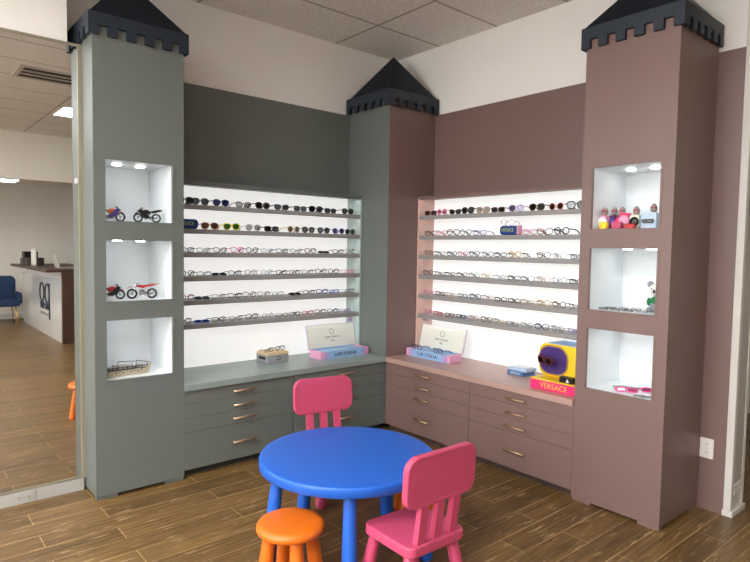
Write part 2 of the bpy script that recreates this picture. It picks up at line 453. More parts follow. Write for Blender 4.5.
# corner tower
t = thing('corner_tower', 'two-tone grey and pink castle tower in the room corner', 'tower', (0, 0, CT))
MB().box(-W, -W + .016, -W + .0006, -.001, .001, 2.785 - CT).build('grey_panel', M['grey'], t)
MB().box(-W + .0006, -.001, -W, -W + .016, .001, 2.785 - CT).build('pink_panel', M['pink'], t)
c = MB(); o = .042
battlement(c, -W - o, -.003, True, -W - o, 2.664 - CT, 2.790 - CT)
battlement(c, -W - o + .022, -.003, False, -W - o, 2.664 - CT, 2.790 - CT)
c.box(-W, -.002, -W, -.002, 2.778 - CT, 2.795 - CT)
c.build('battlement', M['navy'], t)
z = 2.795 - CT
MB().poly([(-W - .012, -W - .012, z), (-.001, -W - .012, z), (-.001, -.001, z), (-W - .012, -.001, z), (-W / 2, -W / 2, 3.165 - CT)],
          [(0, 1, 4), (1, 2, 4), (2, 3, 4), (3, 0, 4), (3, 2, 1, 0)]).build('roof', M['roof'], t)

# ---------------------------------------------------------------- lit shelf displays
SZ = [1.793, 1.624, 1.460, 1.292, 1.125, .957]
ST = .034
def display(label, loc, rz, m, ms, xa, xb):
    """local: back along x, front at -y; xa..xb = width"""
    t = thing('display_shelves', label, 'display shelves', loc, rz)
    d = MB().box(xa, xb, -.006, 0.0, 0, 1.937 - CT).build('back_panel', M['back'], t)
    plab(d, 'glowing white back panel')
    MB().box(xa, xb, -BD - .004, -.0, 1.937 - CT, 1.955 - CT).build('top_board', m, t)
    for s, x in ((0, xa), (1, xb)):
        a = (x, x + .015) if s == 0 else (x - .015, x)
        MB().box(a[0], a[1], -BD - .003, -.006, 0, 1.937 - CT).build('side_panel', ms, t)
    MB().box(xa + .015, xb - .015, -BD - .003, -BD + .010, 1.925 - CT, 1.937 - CT).build('front_lip', m, t)
    MB().box(xa + .02, xb - .02, -BD + .012, -BD + .019, 1.9335 - CT, 1.937 - CT).build('light_strip', M['led'], t)
    for i, z in enumerate(SZ):
        s = MB().box(xa + .015, xb - .015, -BD + .011, -.006, z - .020 - CT, z - CT).box(xa + .015, xb - .015, -BD, -BD + .011, z - ST - CT, z - CT, .0015).build('shelf', M['shelf'], t)
        MB().box(xa + .02, xb - .02, -BD + .013, -BD + .020, z - .0235 - CT, z - .0202 - CT).build('light_strip', M['led'], s)
    return t
display('backlit six-shelf eyewear display between the grey pillar and corner tower', (0, 0, CT), 0, M['grey'], M['side_grey_lit'], PX1 + .001, -W - .002)
display('backlit six-shelf eyewear display between the corner tower and pink pillar', (0, 0, CT), -PI / 2, M['pink'], M['side_pink_lit'], W + .002, -RY0 - .001)

# ---------------------------------------------------------------- countertops and drawer units
cg = MB().box(PX1 + .001, -.53, -.53, -.001, .577, CT, .003).box(-.53, -.001, -.5295, -.001, .577, CT - .0005)
tag(cg.build('countertop', M['counter_grey']), 'grey countertop running from the grey pillar to the corner', 'countertop')
tag(MB().box(-.53, -.001, RY0 + .001, -.5305, .577, CT, .003).build('countertop', M['counter_pink']), 'pink countertop running from the corner to the pink pillar', 'countertop')
DZ = (.574, .489, .395, .302, .055)
HZ = (.532, .436, .345, .182)
def drawers(label, loc, rz, m, mk, width, hx):
    t = thing('drawer_cabinet', label, 'drawer cabinet', loc, rz)
    MB().box(.001, width - .001, -.490, -.02, .052, .576).build('carcass', m, t)
    MB().box(.001, width - .001, -.45, -.03, 0, .052).build('plinth', mk, t)
    for i in range(4):
        d = MB().box(.0012, width - .0012, -PY, -.4905, DZ[i + 1] + .0008, DZ[i] - .0008, .0022).build('drawer', m, t)
        h = MB(); z = HZ[i]
        h.cyl((hx - .080, -PY - .028, z), (hx + .080, -PY - .028, z), .0065, n=10)
        for s in (-1, 1): h.cyl((hx + s * .066, -PY - .028, z), (hx + s * .066, -PY, z), .005, n=10)
        h.build('handle', M['bronze'], d)
    return t
drawers('grey four-drawer cabinet next to the grey pillar', (PX1, 0, 0), 0, M['grey'], M['kick'], .823, .413)
drawers('grey four-drawer cabinet by the corner, behind the far pink chair', (-1.40, 0, 0), 0, M['grey'], M['kick'], 1.40 - PY, .478)
drawers('pink four-drawer cabinet by the corner, under the pastel case', (0, -PY, 0), -PI / 2, M['pink'], M['kickp'], 1.415 - PY, .445)
drawers('pink four-drawer cabinet next to the pink pillar', (0, -1.415, 0), -PI / 2, M['pink'], M['kickp'], .82, .408)

# ---------------------------------------------------------------- children's furniture
def leg_prof(h, r0, r1):   # r0 floor radius, r1 top radius
    return [(r0 * .86, 0), (r0 * .97, .006), (r0, .02), (r0 * .98, h * .15), (r0 + (r1 - r0) * .55, h * .55), (r1, h * .9), (r1, h)]
def splay_leg(a, b, r0, r1):
    """leg from floor point a up to point b"""
    a, b = Vector(a), Vector(b); h = b.z - a.z
    mb = MB().lathe(leg_prof(h, r0, r1), 24)
    sh = Matrix.Identity(4); sh[0][2] = (b.x - a.x) / h; sh[1][2] = (b.y - a.y) / h
    return mb.xf(Matrix.Translation(a) @ sh)
t = thing('play_table', 'round blue plastic play table in the middle of the floor', 'table', (-1.930, -1.838, 0))
R = .438
MB().lathe([(R - .03, .436), (R - .006, .437), (R, .442), (R, .476), (R - .002, .482), (R - .006, .4855), (R - .014, .4868), (R - .05, .4876), (0, .488)], 96).build('tabletop', M['blue'], t)
for k in range(5):
    a = math.radians(90 + 72 * k)
    splay_leg((.402 * math.cos(a), .402 * math.sin(a), 0), (.352 * math.cos(a), .352 * math.sin(a), .4365), .037, .029).build('leg', M['blue'], t)

def kid_chair(label, loc, rz):
    """seat faces local +y, back at y=0"""
    t = thing('toddler_chair', label, 'chair', loc, rz)
    def slab(w, d, r, cy):
        return rrect(w, d, r, 6, 0, cy)
    rot = Matrix(((1, 0, 0, 0), (0, 0, 1, 0), (0, 1, 0, 0), (0, 0, 0, 1)))   # prism (x,y,z)->(x,z,y)
    MB().prism(slab(.335, .315, .04, .147), .252, .297, .008, 3, rot).build('seat', M['rose'], t)
    # curved backrest block
    bk = MB().prism(rrect(.405, .215, .055, 8, 0, .57), -.016, .016, .008, 3)
    for v in bk.bm.verts:
        if v.co.z > .62: v.co.z += .012 * (1 - (v.co.x / .2) ** 2)
        v.co.y += -.35 * (v.co.x ** 2) * -.6 - (v.co.z - .3) * .06
    bk.build('backrest', M['rose'], t)
    for x in (-.094, 0, .094):
        MB().poly([(x - .021, .004, .29), (x + .021, .004, .29), (x + .021, .034, .29), (x - .021, .034, .29),
                   (x - .021, -.022, .48), (x + .021, -.022, .48), (x + .021, .004, .48), (x - .021, .004, .48)],
                  [(0, 1, 2, 3), (4, 5, 6, 7), (0, 1, 5, 4), (1, 2, 6, 5), (2, 3, 7, 6), (3, 0, 4, 7)]).build('slat', M['rose'], t)
    for sx in (-1, 1):
        for y0, y1 in ((-.012, .04), (.312, .26)):
            splay_leg((sx * .150, y0, 0), (sx * .122, y1, .256), .034, .027).build('leg', M['rose'], t)
    return t
kid_chair('pink toddler chair in front, pulled up at the right of the blue table', (-1.931, -2.462, 0), math.radians(-1.5))
kid_chair('pink toddler chair on the far side of the blue table by the grey drawers', (-1.560, -1.105, 0), math.radians(180 - 11))

def stool(label, loc, rz):
    t = thing('toddler_stool', label, 'stool', loc, rz)
    R = .152
    MB().lathe([(.10, .252), (R - .014, .254), (R - .004, .260), (R, .270), (R - .002, .282), (R - .010, .292), (R - .022, .2975), (R - .04, .2995), (0, .300)], 64).build('seat', M['orange'], t)
    for k in range(4):
        a = PI / 2 * k
        splay_leg((.128 * math.cos(a), .128 * math.sin(a), 0), (.092 * math.cos(a), .092 * math.sin(a), .256), .035, .029).build('leg', M['orange'], t)
    return t
stool('orange toddler stool in front of the blue table', (-2.330, -1.945, 0), math.radians(237.7 + 15))
stool('orange toddler stool half hidden behind the table and front chair', (-1.40, -1.805, 0), math.radians(10))

# ---------------------------------------------------------------- eyewear
def lens_outline(kind, cx):
    pts = []; N = 22
    for i in range(N):
        a = 2 * PI * i / N; c, s = math.cos(a), math.sin(a)
        if kind == 'round': w, h, e = .0235, .0225, 2.0
        elif kind == 'rect': w, h, e = .0265, .0175, 3.6
        elif kind == 'cat': w, h, e = .0265, .0185, 2.5
        else: w, h, e = .0275, .0225, 2.6       # aviator
        x = w * math.copysign(abs(c) ** (2 / e), c); z = h * math.copysign(abs(s) ** (2 / e), s)
        side = 1 if cx > 0 else -1
        if kind == 'cat': z += .22 * max(0, side * x) * (1 if z > 0 else .2)
        if kind == 'aviator' and z < 0: x = x * (1 - .22 * abs(z) / h) + side * .002 * abs(z) / h
        pts.append((cx + x, z))
    mn = min(p[1] for p in pts)
    return pts, mn
GM = {}
def glasses_mesh(kind, thick):
    key = (kind, thick)
    if key in GM: return GM[key]
    r = {0: .0022, 1: .0031, 2: .0037}[thick]
    fr = MB(); lens = []; zoff = None
    for s in (-1, 1):
        pts, mn = lens_outline(kind, s * .0335)
        zoff = -mn + r + .0005 if zoff is None else max(zoff, -mn + r + .0005)
    for s in (-1, 1):
        pts, mn = lens_outline(kind, s * .0335)
        fr.tube([(x, .0 + .10 * x * x * 6, z + zoff) for x, z in pts], r, True, 6)
        l = MB(); cpts = [(x, z + zoff) for x, z in pts]
        verts = [(x, .0 + .6 * x * x - .0006, z) for x, z in cpts] + [(x, .6 * x * x + .0006, z) for x, z in cpts]
        n = len(cpts)
        l.poly(verts, [tuple(range(n)), tuple(range(2 * n - 1, n - 1, -1))] + [(i, (i + 1) % n, n + (i + 1) % n, n + i) for i in range(n)])
        lens.append(l.mesh('lens', M['black']))
    zt = zoff + .006
    fr.tube([(-.010, .0005, zt), (-.004, -.002, zt + .003), (.004, -.002, zt + .003), (.010, .0005, zt)], r, False, 6)
    for s in (-1, 1):
        fr.tube([(s * .058, .002, zt + .004), (s * .066, .004, zt + .005), (s * .0675, .010, zt + .005)], r * 1.1, False, 6)
    temples = []
    for s in (-1, 1):
        tb = MB().tube([(s * .0675, .008, zt + .005), (s * .066, .05, zt + .003), (s * .064, .085, zt - .003), (s * .062, .108, zt - .016), (s * .061, .120, zt - .026)],
                       [r * 1.05, r * 1.1, r * 1.15, r * 1.4, r * 1.2], False, 6)
        temples.append(tb.mesh('temple', M['black']))
    GM[key] = (fr.mesh('frame', M['black']), lens, temples)
    return GM[key]
def objmat(o, m):
    o.material_slots[0].link = 'OBJECT'; o.material_slots[0].material = m
FC = {'black': M['black'],
      'gunmetal': mat('gunmetal_wire', rgb(70, 70, 76), .3, metal=.7),
      'brown': mat('tortoise_brown_acetate', rgb(86, 52, 34), .35, noise=.35, nscale=120),
      'red': mat('red_acetate', rgb(176, 34, 44), .35), 'blue': mat('blue_acetate', rgb(36, 92, 196), .35),
      'pink': mat('pink_acetate', rgb(226, 140, 170), .35), 'lavender': mat('lavender_acetate', rgb(150, 130, 190), .35),
      'clear': mat('clear_acetate', rgb(206, 210, 214), .25), 'gold': M['gold'], 'navy': mat('navy_acetate', rgb(34, 44, 90), .35),
      'yellow': mat('yellow_acetate', rgb(226, 214, 40), .35), 'amber': mat('amber_acetate', rgb(196, 150, 50), .35),
      'rose': mat('rose_gold_wire', rgb(196, 140, 128), .3, metal=.6), 'maroon': mat('maroon_acetate', rgb(90, 16, 40), .35),
      'silver': M['chrome'], 'magenta': mat('bright_pink_acetate', rgb(232, 60, 150), .35), 'tan': mat('tan_acetate', rgb(180, 140, 104), .35)}
LC = {'clear': glassy('clear_lens', (.95, .96, .97, 1), .06), 'smoke': glassy('smoke_lens', (.05, .055, .06, 1), .08),
      'greysoft': glassy('grey_tint_lens', (.22, .24, .25, 1), .08), 'green': glassy('green_lens', (.10, .26, .05, 1), .1),
      'brown': glassy('brown_lens', (.22, .12, .07, 1), .08), 'blue': glassy('blue_tint_lens', (.12, .14, .30, 1), .1),
      'pale': glassy('pale_lens', (.62, .62, .60, 1), .1), 'lavender': glassy('lavender_lens', (.42, .36, .50, 1), .08),
      'olive': glassy('olive_lens', (.10, .10, .045, 1), .08), 'black': glassy('black_lens', (.012, .012, .014, 1), .1),
      'pinkl': glassy('pink_lens', (.75, .45, .50, 1), .08)}
ORD = ['leftmost', 'second from the left', 'third from the left', 'fourth from the left', 'fifth from the left', 'sixth from the left', 'seventh from the left',
       'eighth from the left', 'ninth from the left', 'tenth from the left', 'eleventh from the left', 'twelfth from the left', 'thirteenth from the left',
       'fourteenth from the left', 'fifteenth from the left', 'sixteenth from the left']
SHN = ['top', 'second', 'third', 'fourth', 'fifth', 'lowest']
FN = {'clear': 'clear-framed', 'gunmetal': 'thin dark metal', 'brown': 'tortoiseshell brown', 'gold': 'gold wire', 'silver': 'silver', 'rose': 'rose gold wire', 'magenta': 'bright pink'}
def glasses(kind, thick, fc, lc, loc, rz, label, group=None, scale=1.0, rx=0.0, ry=0.0, cat=None):
    fm, lm, tm = glasses_mesh(kind, thick)
    sun = lc not in ('clear', 'pale')
    t = thing('sunglasses' if sun else 'eyeglasses', label, cat or ('sunglasses' if sun else 'eyeglasses'), loc, rz, group)
    t.rotation_euler = (rx, ry, rz); t.scale = (scale,) * 3
    f = bpy.data.objects.new('frame', fm); COL.objects.link(f); f.parent = t; objmat(f, FC[fc])
    for me in lm:
        l = bpy.data.objects.new('lens', me); COL.objects.link(l); l.parent = t; objmat(l, LC[lc])
    for me in tm:
        l = bpy.data.objects.new('temple', me); COL.objects.link(l); l.parent = t; objmat(l, FC[fc])
    return t
FOLD = {}
def folded(kind, thick, fc, lc, loc, rz, label, group=None, scale=1.0, cat=None):
    """a pair lying on its folded temples, lenses tipped up"""
    fm, lm, _ = glasses_mesh(kind, thick)
    sun = lc not in ('clear', 'pale')
    t = thing('sunglasses' if sun else 'eyeglasses', label, cat or ('sunglasses' if sun else 'eyeglasses'), loc, rz, group)
    t.scale = (scale,) * 3; rxm = math.radians(-62)
    f = bpy.data.objects.new('frame', fm); COL.objects.link(f); f.parent = t; objmat(f, FC[fc])
    f.rotation_euler = (rxm, 0, 0); f.location = (0, 0, .004)
    for me in lm:
        l = bpy.data.objects.new('lens', me); COL.objects.link(l); l.parent = t; objmat(l, LC[lc])
        l.rotation_euler = (rxm, 0, 0); l.location = (0, 0, .004)
    if not FOLD:
        for i, s in enumerate((-1, 1)):
            FOLD[i] = MB().tube([(s * .064, .030, .006 + .002 * i), (s * .02, .036, .0045 + .003 * i), (-s * .03, .038, .0035 + .003 * i), (-s * .055, .030, .003 + .003 * i)], .0026, False, 6).mesh('temple', M['black'])
    for i in FOLD:
        l = bpy.data.objects.new('temple', FOLD[i]); COL.objects.link(l); l.parent = t; objmat(l, FC[fc])
    return t

CLOSED = []
def close_temples(t):
    """swap the open temples of a pair for temples folded flat behind the lenses"""
    if not CLOSED:
        for i, q in enumerate((-1, 1)):
            CLOSED.append(MB().tube([(q * .0675, .008, .046), (q * .060, .0135 + .003 * i, .046), (-q * .02, .0135 + .003 * i, .043), (-q * .050, .0135 + .003 * i, .034)], .0026, False, 6).mesh('temple', M['black']))
    k = 0
    for ch in list(t.children):
        if ch.name.startswith('temple'):
            m = ch.material_slots[0].material
            ch.data = CLOSED[k]; objmat(ch, m); k += 1
    return t

def row(side, k, items):
    """items: (position along the wall, kind, thick, frame colour, lens colour[, 'fold']) from left to right"""
    z = SZ[k] + .0005
    unit = 'grey display' if side == 'G' else 'pink display'
    for i, it in enumerate(items):
        p, kind, th, fc, lc = it[:5]
        s = 1.0 if k < 2 else .86
        if len(it) > 5 and isinstance(it[5], float): s = it[5]
        jit = random.uniform(-.012, .006); rj = random.uniform(-.12, .12)
        if side == 'G': loc, rz = (p, -.148 + jit, z), rj
        else: loc, rz = (-.148 + jit, p, z), -PI / 2 + rj
        sun = lc not in ('clear', 'pale')
        noun = 'sunglasses' if sun else 'eyeglasses'
        lie = len(it) > 5 and it[5] == 'fold'
        look = FN.get(fc, fc) + (' folded' if lie else '') + ' ' + noun
        label = '%s, %s on the %s shelf of the %s' % (look, ORD[i], SHN[k], unit)
        grp = '%s on the %s shelf of the %s' % ('eyewear', SHN[k], unit)
        (folded if lie else glasses)(kind, th, fc, lc, loc, rz, label, grp, s)

A, B_, C_, D_ = 'aviator', 'rect', 'round', 'cat'
row('G', 0, [(-2.075, A, 2, 'black', 'smoke'), (-1.96, A, 1, 'gunmetal', 'greysoft'), (-1.806, A, 1, 'navy', 'blue'), (-1.631, D_, 1, 'black', 'pale'),
             (-1.467, A, 2, 'black', 'smoke'), (-1.306, D_, 2, 'gunmetal', 'greysoft'), (-1.134, B_, 2, 'black', 'greysoft'), (-.978, A, 2, 'black', 'smoke'),
             (-.827, B_, 2, 'black', 'greysoft'), (-.650, A, 1, 'brown', 'greysoft')])
row('G', 1, [(-1.895, A, 1, 'rose', 'brown'), (-1.723, A, 2, 'yellow', 'green'), (-1.548, A, 1, 'clear', 'pale'), (-1.394, B_, 2, 'black', 'smoke'), 
             (-1.19, C_, 1, 'gold', 'olive'), (-1.050, A, 1, 'brown', 'olive'), (-.899, A, 1, 'gunmetal', 'greysoft'), (-.750, C_, 1, 'lavender', 'blue'), (-.618, C_, 2, 'black', 'black', .92)])
def spread(xs, gap):
    out = []
    for x in xs:
        out.append(x if not out or abs(x - out[-1]) >= gap else out[-1] + math.copysign(gap, xs[-1] - xs[0]))
    return out
random.seed(5)
def plain(xs, cols, special={}, gap=.121):
    kinds = [B_, D_, C_, B_, A]
    res = []
    for i, x in enumerate(spread(xs, gap)):
        c = cols[i % len(cols)]
        th = 0 if c in ('gold', 'silver', 'rose', 'gunmetal') else 1
        d = [x, kinds[(i * 3 + len(cols)) % 5], th, c, 'clear']
        if i in special: d[1:] = special[i]
        res.append(tuple(d))
    return res
row('G', 2, plain([-2.06, -1.935, -1.81, -1.68, -1.55, -1.42, -1.295, -1.165, -1.035, -.885, -.745, -.618],
                  ['black', 'gunmetal', 'brown', 'magenta', 'black', 'clear', 'black', 'gunmetal', 'maroon', 'gunmetal'], {9: (B_, 2, 'black', 'smoke', 'fold'), 11: (C_, 1, 'silver', 'clear')}))
row('G', 3, plain([-2.06, -1.94, -1.815, -1.69, -1.565, -1.43, -1.30, -1.175, -1.05, -.925, -.80, -.625],
                  ['black', 'gunmetal', 'black', 'black', 'gunmetal', 'clear', 'black', 'brown', 'gunmetal', 'maroon', 'black', 'pink'],
                  {2: (B_, 2, 'black', 'black', 'fold'), 5: (C_, 1, 'clear', 'clear')}))
row('G', 4, plain([-2.065, -1.945, -1.82, -1.70, -1.575, -1.45, -1.325, -1.165, -1.04, -.915, -.79, -.625],
                  ['red', 'black', 'gunmetal', 'black', 'brown', 'gunmetal', 'silver', 'black', 'black', 'navy', 'black', 'gunmetal'],
                  {1: (B_, 2, 'black', 'greysoft', 'fold'), 7: (B_, 2, 'black', 'smoke', 'fold'), 10: (B_, 1, 'blue', 'clear')}))
row('G', 5, plain([-2.075, -1.945, -1.82, -1.69, -1.55, -1.42, -1.295, -1.17, -1.05, -.925, -.80, -.675],
                  ['black', 'blue', 'black', 'gunmetal', 'black', 'silver', 'gunmetal', 'black', 'red', 'brown', 'navy', 'lavender'],
                  {1: (B_, 2, 'blue', 'blue', 'fold')}))
row('P', 0, [(-.638, B_, 1, 'maroon', 'brown'), (-.775, C_, 1, 'pink', 'pinkl'), (-.907, D_, 1, 'brown', 'smoke'), (-1.049, A, 2, 'black', 'black', 1.05), (-1.199, A, 1, 'tan', 'pale'),
             (-1.342, B_, 2, 'brown', 'smoke'), (-1.513, A, 1, 'lavender', 'lavender'), (-1.687, A, 2, 'brown', 'olive'), (-1.832, C_, 1, 'rose', 'brown'), (-1.985, A, 2, 'black', 'black', 1.08)])
row('P', 1, plain([-.645, -.775, -.905, -1.035, -1.165, -1.625, -1.752, -1.885], ['brown', 'pink', 'black', 'gunmetal', 'lavender', 'pink', 'brown', 'gold'],
                  {7: (C_, 2, 'black', 'clear', 1.0)}, .127) + [])
row('P', 2, plain([-.63, -.757, -.882, -1.006, -1.13, -1.254, -1.378, -1.502, -1.627, -1.752, -1.878, -2.01], 
                  ['brown', 'gunmetal', 'black', 'pink', 'navy', 'gunmetal', 'black', 'amber', 'silver', 'brown', 'clear', 'navy'], {7: (A, 2, 'amber', 'clear')}))
row('P', 3, plain([-.63, -.757, -.882, -1.006, -1.13, -1.254, -1.378, -1.502, -1.627, -1.752, -1.878, -2.01], 
                  ['black', 'gunmetal', 'black', 'brown', 'silver', 'gold', 'clear', 'black', 'gunmetal', 'rose', 'gunmetal', 'black']))
row('P', 4, plain([-.64, -.765, -.890, -1.015, -1.14, -1.264, -1.388, -1.512, -1.637, -1.762, -1.888, -2.01], 
                  ['pink', 'brown', 'gold', 'gunmetal', 'navy', 'rose', 'black', 'brown', 'gold', 'amber', 'brown', 'silver']))
row('P', 5, plain([-.635, -.76, -.885, -1.01, -1.135, -1.259, -1.383, -1.507, -1.632, -1.757, -1.883, -2.01], 
                  ['pink', 'red', 'maroon', 'navy', 'rose', 'brown', 'gold', 'gunmetal', 'silver', 'navy', 'gunmetal', 'lavender'], {3: (B_, 2, 'navy', 'clear')}))

# blue lettered spectacle cases standing on the second shelves
def spec_case(label, loc, rz, m_end, text):
    t = thing('eyewear_case', label, 'glasses case', loc, rz)
    w = .166
    MB().prism(rrect(w, .068, .026, 6, 0, .0345), -.028, .028, .012, 4, None, True).build('shell', M['navy_case'], t)
    if m_end: MB().prism(rrect(.018, .071, .0088, 5, w / 2 - .006, .0365), -.0285, .0285, .010, 3, None, True).build('end_cap', m_end, t)
    lettering(text, .036, .001, M['lime_ink'], 'lettering', t, (-.008, -.0285, .036), (PI / 2, 0, 0), .70)
    return t
spec_case('navy case with VERSACE in pale letters, far left on the second grey shelf', (-2.068, -.150, SZ[1]), 0, None, 'VERSACE')
spec_case('navy case with VERSACE lettering and pink end, on the second pink shelf', (-.150, -1.462, SZ[1]), -PI / 2, M['candy'], 'VERSACE')
glasses(C_, 0, 'maroon', 'clear', (-.165, -1.445, SZ[1] + .0695), -PI / 2 + .25, 'thin maroon eyeglasses perched on the navy case of the pink display', None, .9)

# ---------------------------------------------------------------- things on the grey countertop
def pastel_case(label, loc, rz, w, d, flip):
    """open pastel presentation case; local x along the front, front at y=0, lid at y=d"""
    t = thing('presentation_case', label, 'display case', loc, rz)
    h = .062
    MB().box(.035, w - .035, 0, .004, 0, h).box(.035, w - .035, d - .004, d, 0, h).box(.035, w - .035, .004, d - .004, 0, .006).build('tray', M['sky_blue'], t)
    MB().box(.036, w - .036, .0045, d - .0045, h - .018, h - .008).build('liner', M['sky_blue'], t)
    for x0, x1 in ((0, .035), (w - .035, w)):
        plab(MB().box(x0, x1, 0, d, 0, h, .008, 3).build('end_block', M['candy'], t), 'glossy pink end block')
    for x0 in (.035, w - .075): plab(MB().box(x0, x0 + .04, -.0012, 0, .002, h - .002).build('fade_panel', M['lilac'], t), 'lilac band')
    lettering('LIIR ITALIA', .037, .0008, M['ink'], 'lettering', t, (w / 2, -.0016, h * .48), (PI / 2, 0, 0), 1.18)
    # lid leaning back
    ld = MB().box(0, w, -.008, .008, .002, .205, .004)
    lid = ld.build('lid', M['lid'], t); lid.location = (0, d + .010, h - .010); lid.rotation_euler = (math.radians(-14), 0, 0)
    ip = MB().box(.010, w - .010, -.0095, -.0078, .010, .196).build('lid_lining', M['ivory'], lid)
    ring = MB().torus((w / 2, -.0102, .140), .022, .0011, 'Y', 24, 5)
    for q in range(5):
        a = q * 2 * PI / 5 + .4
        ring.ball((w / 2 + .022 * math.cos(a), -.0102, .140 + .022 * math.sin(a)), .0032, 6)
    ring.build('emblem', M['ink'], lid)
    lettering('LIIR ITALIA', .021, .0005, M['ink'], 'lettering', lid, (w / 2, -.0102, .092), (PI / 2, 0, 0), 1.35)
    lettering('XX', .022, .0005, M['ink'], 'lettering', lid, (w / 2, -.0102, .060), (PI / 2, 0, 0), 1.0)
    return t
pastel_case('open pastel blue and pink case lettered LIIR ITALIA on grey countertop', (-1.046, -.338, CT), 0, .495, .165, False)
t = thing('wood_lid_box', 'small grey box with pale wood lid and star emblem on grey countertop', 'box', (-1.460, -.232, CT), math.radians(4))
b = MB().box(0, .19, 0, .16, 0, .062, .003)
b.build('body', M['card_grey'], t)
MB().box(-.001, .191, -.001, .161, .062, .080, .003).build('lid', M['wood_light'], t)
MB().box(-.0015, .0, .035, .125, .026, .048).build('cutout', M['slot'], t)
e = MB().lathe([(.016, 0), (.016, .001)], 24, Matrix.Translation((.10, 0, .034)) @ Matrix.Rotation(PI / 2, 4, 'X')); e.build('emblem', M['ink'], t)
st = []
for i in range(10):
    a = PI / 2 + i * PI / 5; rr = .011 if i % 2 == 0 else .0045
    st.append((.10 + rr * math.cos(a), .034 + rr * math.sin(a)))
MB().prism(st, -.0018, -.0009).build('star', M['white'], t)
glasses(B_, 1, 'black', 'clear', (-1.420, -.175, CT + .081), .15, 'black eyeglasses on the left of the wood box lid', None, .62)
glasses(A, 1, 'black', 'clear', (-1.312, -.165, CT + .081), .1, 'black eyeglasses on the right of the wood box lid', None, .72)
t = tag(MB().box(-.655, -.615, -.186, -.184, SZ[5] - ST - .034, SZ[5] - ST - .004).build('shelf_tag', M['lilac']), 'small lilac tag under the right end of the lowest grey shelf', 'tag')
t = tag(MB().box(-.186, -.184, -.665, -.600, SZ[5] - ST - .016, SZ[5] - ST - .004).build('shelf_tag', M['grey_plastic']), 'small grey tag under the left end of the lowest pink shelf', 'tag')

# ---------------------------------------------------------------- things on the pink countertop
pastel_case('open pastel blue and pink case lettered LIIR ITALIA on pink countertop', (-.318, -.5495, CT), -PI / 2, .495, .145, True)
glasses(C_, 1, 'navy', 'clear', (-.303, -.66, CT + .055), -PI / 2 + .12, 'dark blue eyeglasses in the left half of the open pastel case on pink counter', None, .9)
glasses(C_, 1, 'navy', 'clear', (-.303, -.90, CT + .055), -PI / 2 - .1, 'dark blue eyeglasses in the right half of the open pastel case on pink counter', None, .9)
t = thing('flat_box', 'flat steel-blue lettered box, lower of two on pink countertop', 'box', (-.225, -1.525, CT), -PI / 2 - .10)
MB().box(0, .145, 0, .13, 0, .030, .002).build('body', mat('steel_blue_card', rgb(70, 112, 164), .4, noise=.1, nscale=40), t)
lettering('VERSACE', .022, .0006, M['white'], 'lettering', t, (.07, -.001, .015), (PI / 2, 0, 0), 1.0)
t = thing('flat_box', 'pale blue and white flat box stacked on the steel-blue box', 'box', (-.215, -1.535, CT + .0305), -PI / 2 - .06)
MB().box(0, .150, 0, .12, 0, .022, .002).build('body', mat('pale_blue_card', rgb(176, 204, 232), .4, noise=.1, nscale=40), t)
MB().box(.02, .115, .02, .10, .0215, .0235).build('inlay', M['white'], t)

t = thing('lettered_plinth', 'hot pink display block with yellow top lettered VERSACE beside pink pillar', 'display stand', (-.452, -1.880, CT), -PI / 2)
MB().box(0, .348, 0, .40, 0, .060, .002).build('body', M['magenta'], t)
MB().box(.0, .348, .0, .40, .0602, .0685, .002).build('top', M['yellow'], t)
lettering('VERSACE', .050, .001, M['gold_ink'], 'lettering', t, (.172, -.0015, .029), (PI / 2, 0, 0), .92)
t = thing('display_bust', 'yellow and purple rounded display block standing on the hot pink block', 'display stand', (-.335, -1.862, CT + .0690), -PI / 2 - .04)
MB().prism(rrect(.330, .216, .058, 8, .165, .109), 0, .20, .006, 3, None, True).build('body', M['yellow'], t)
MB().prism(rrect(.205, .178, .074, 8, .113, .109), -.006, .004, .004, 2).build('felt_face', M['violet'], t)
MB().box(.062, .328, .004, .198, .211, .2215, .003).build('top_pad', M['sky_blue'], t)
MB().prism([(x, z) for x, z in rrect(.226, .198, .084, 8, .113, .109)], -.003, .002, .001, 1).build('face_rim', M['gold'], t)
MB().cyl((.085, -.026, .088), (.085, -.004, .088), .008).build('display_peg', M['violet'], t)
MB().cyl((.085, -.026, .079), (.085, -.060, .079), .008).build('display_peg', M['violet'], t)
close_temples(glasses(D_, 2, 'maroon', 'brown', (-.412, -1.955, CT + .0690 + .088), -PI / 2 - .35, 'maroon cat-eye sunglasses mounted on the purple face of the yellow block', None, 1.15))
t = thing('card_holder', 'small black card box with a white triangle on the pink block', 'box', (-.440, -2.085, CT + .0690), -PI / 2)
MB().box(0, .09, 0, .05, 0, .036, .002).build('body', M['black'], t)
MB().prism([(.045, .006), (.068, .006), (.0565, .028)], -.001, 0).build('triangle_emblem', M['white'], t)

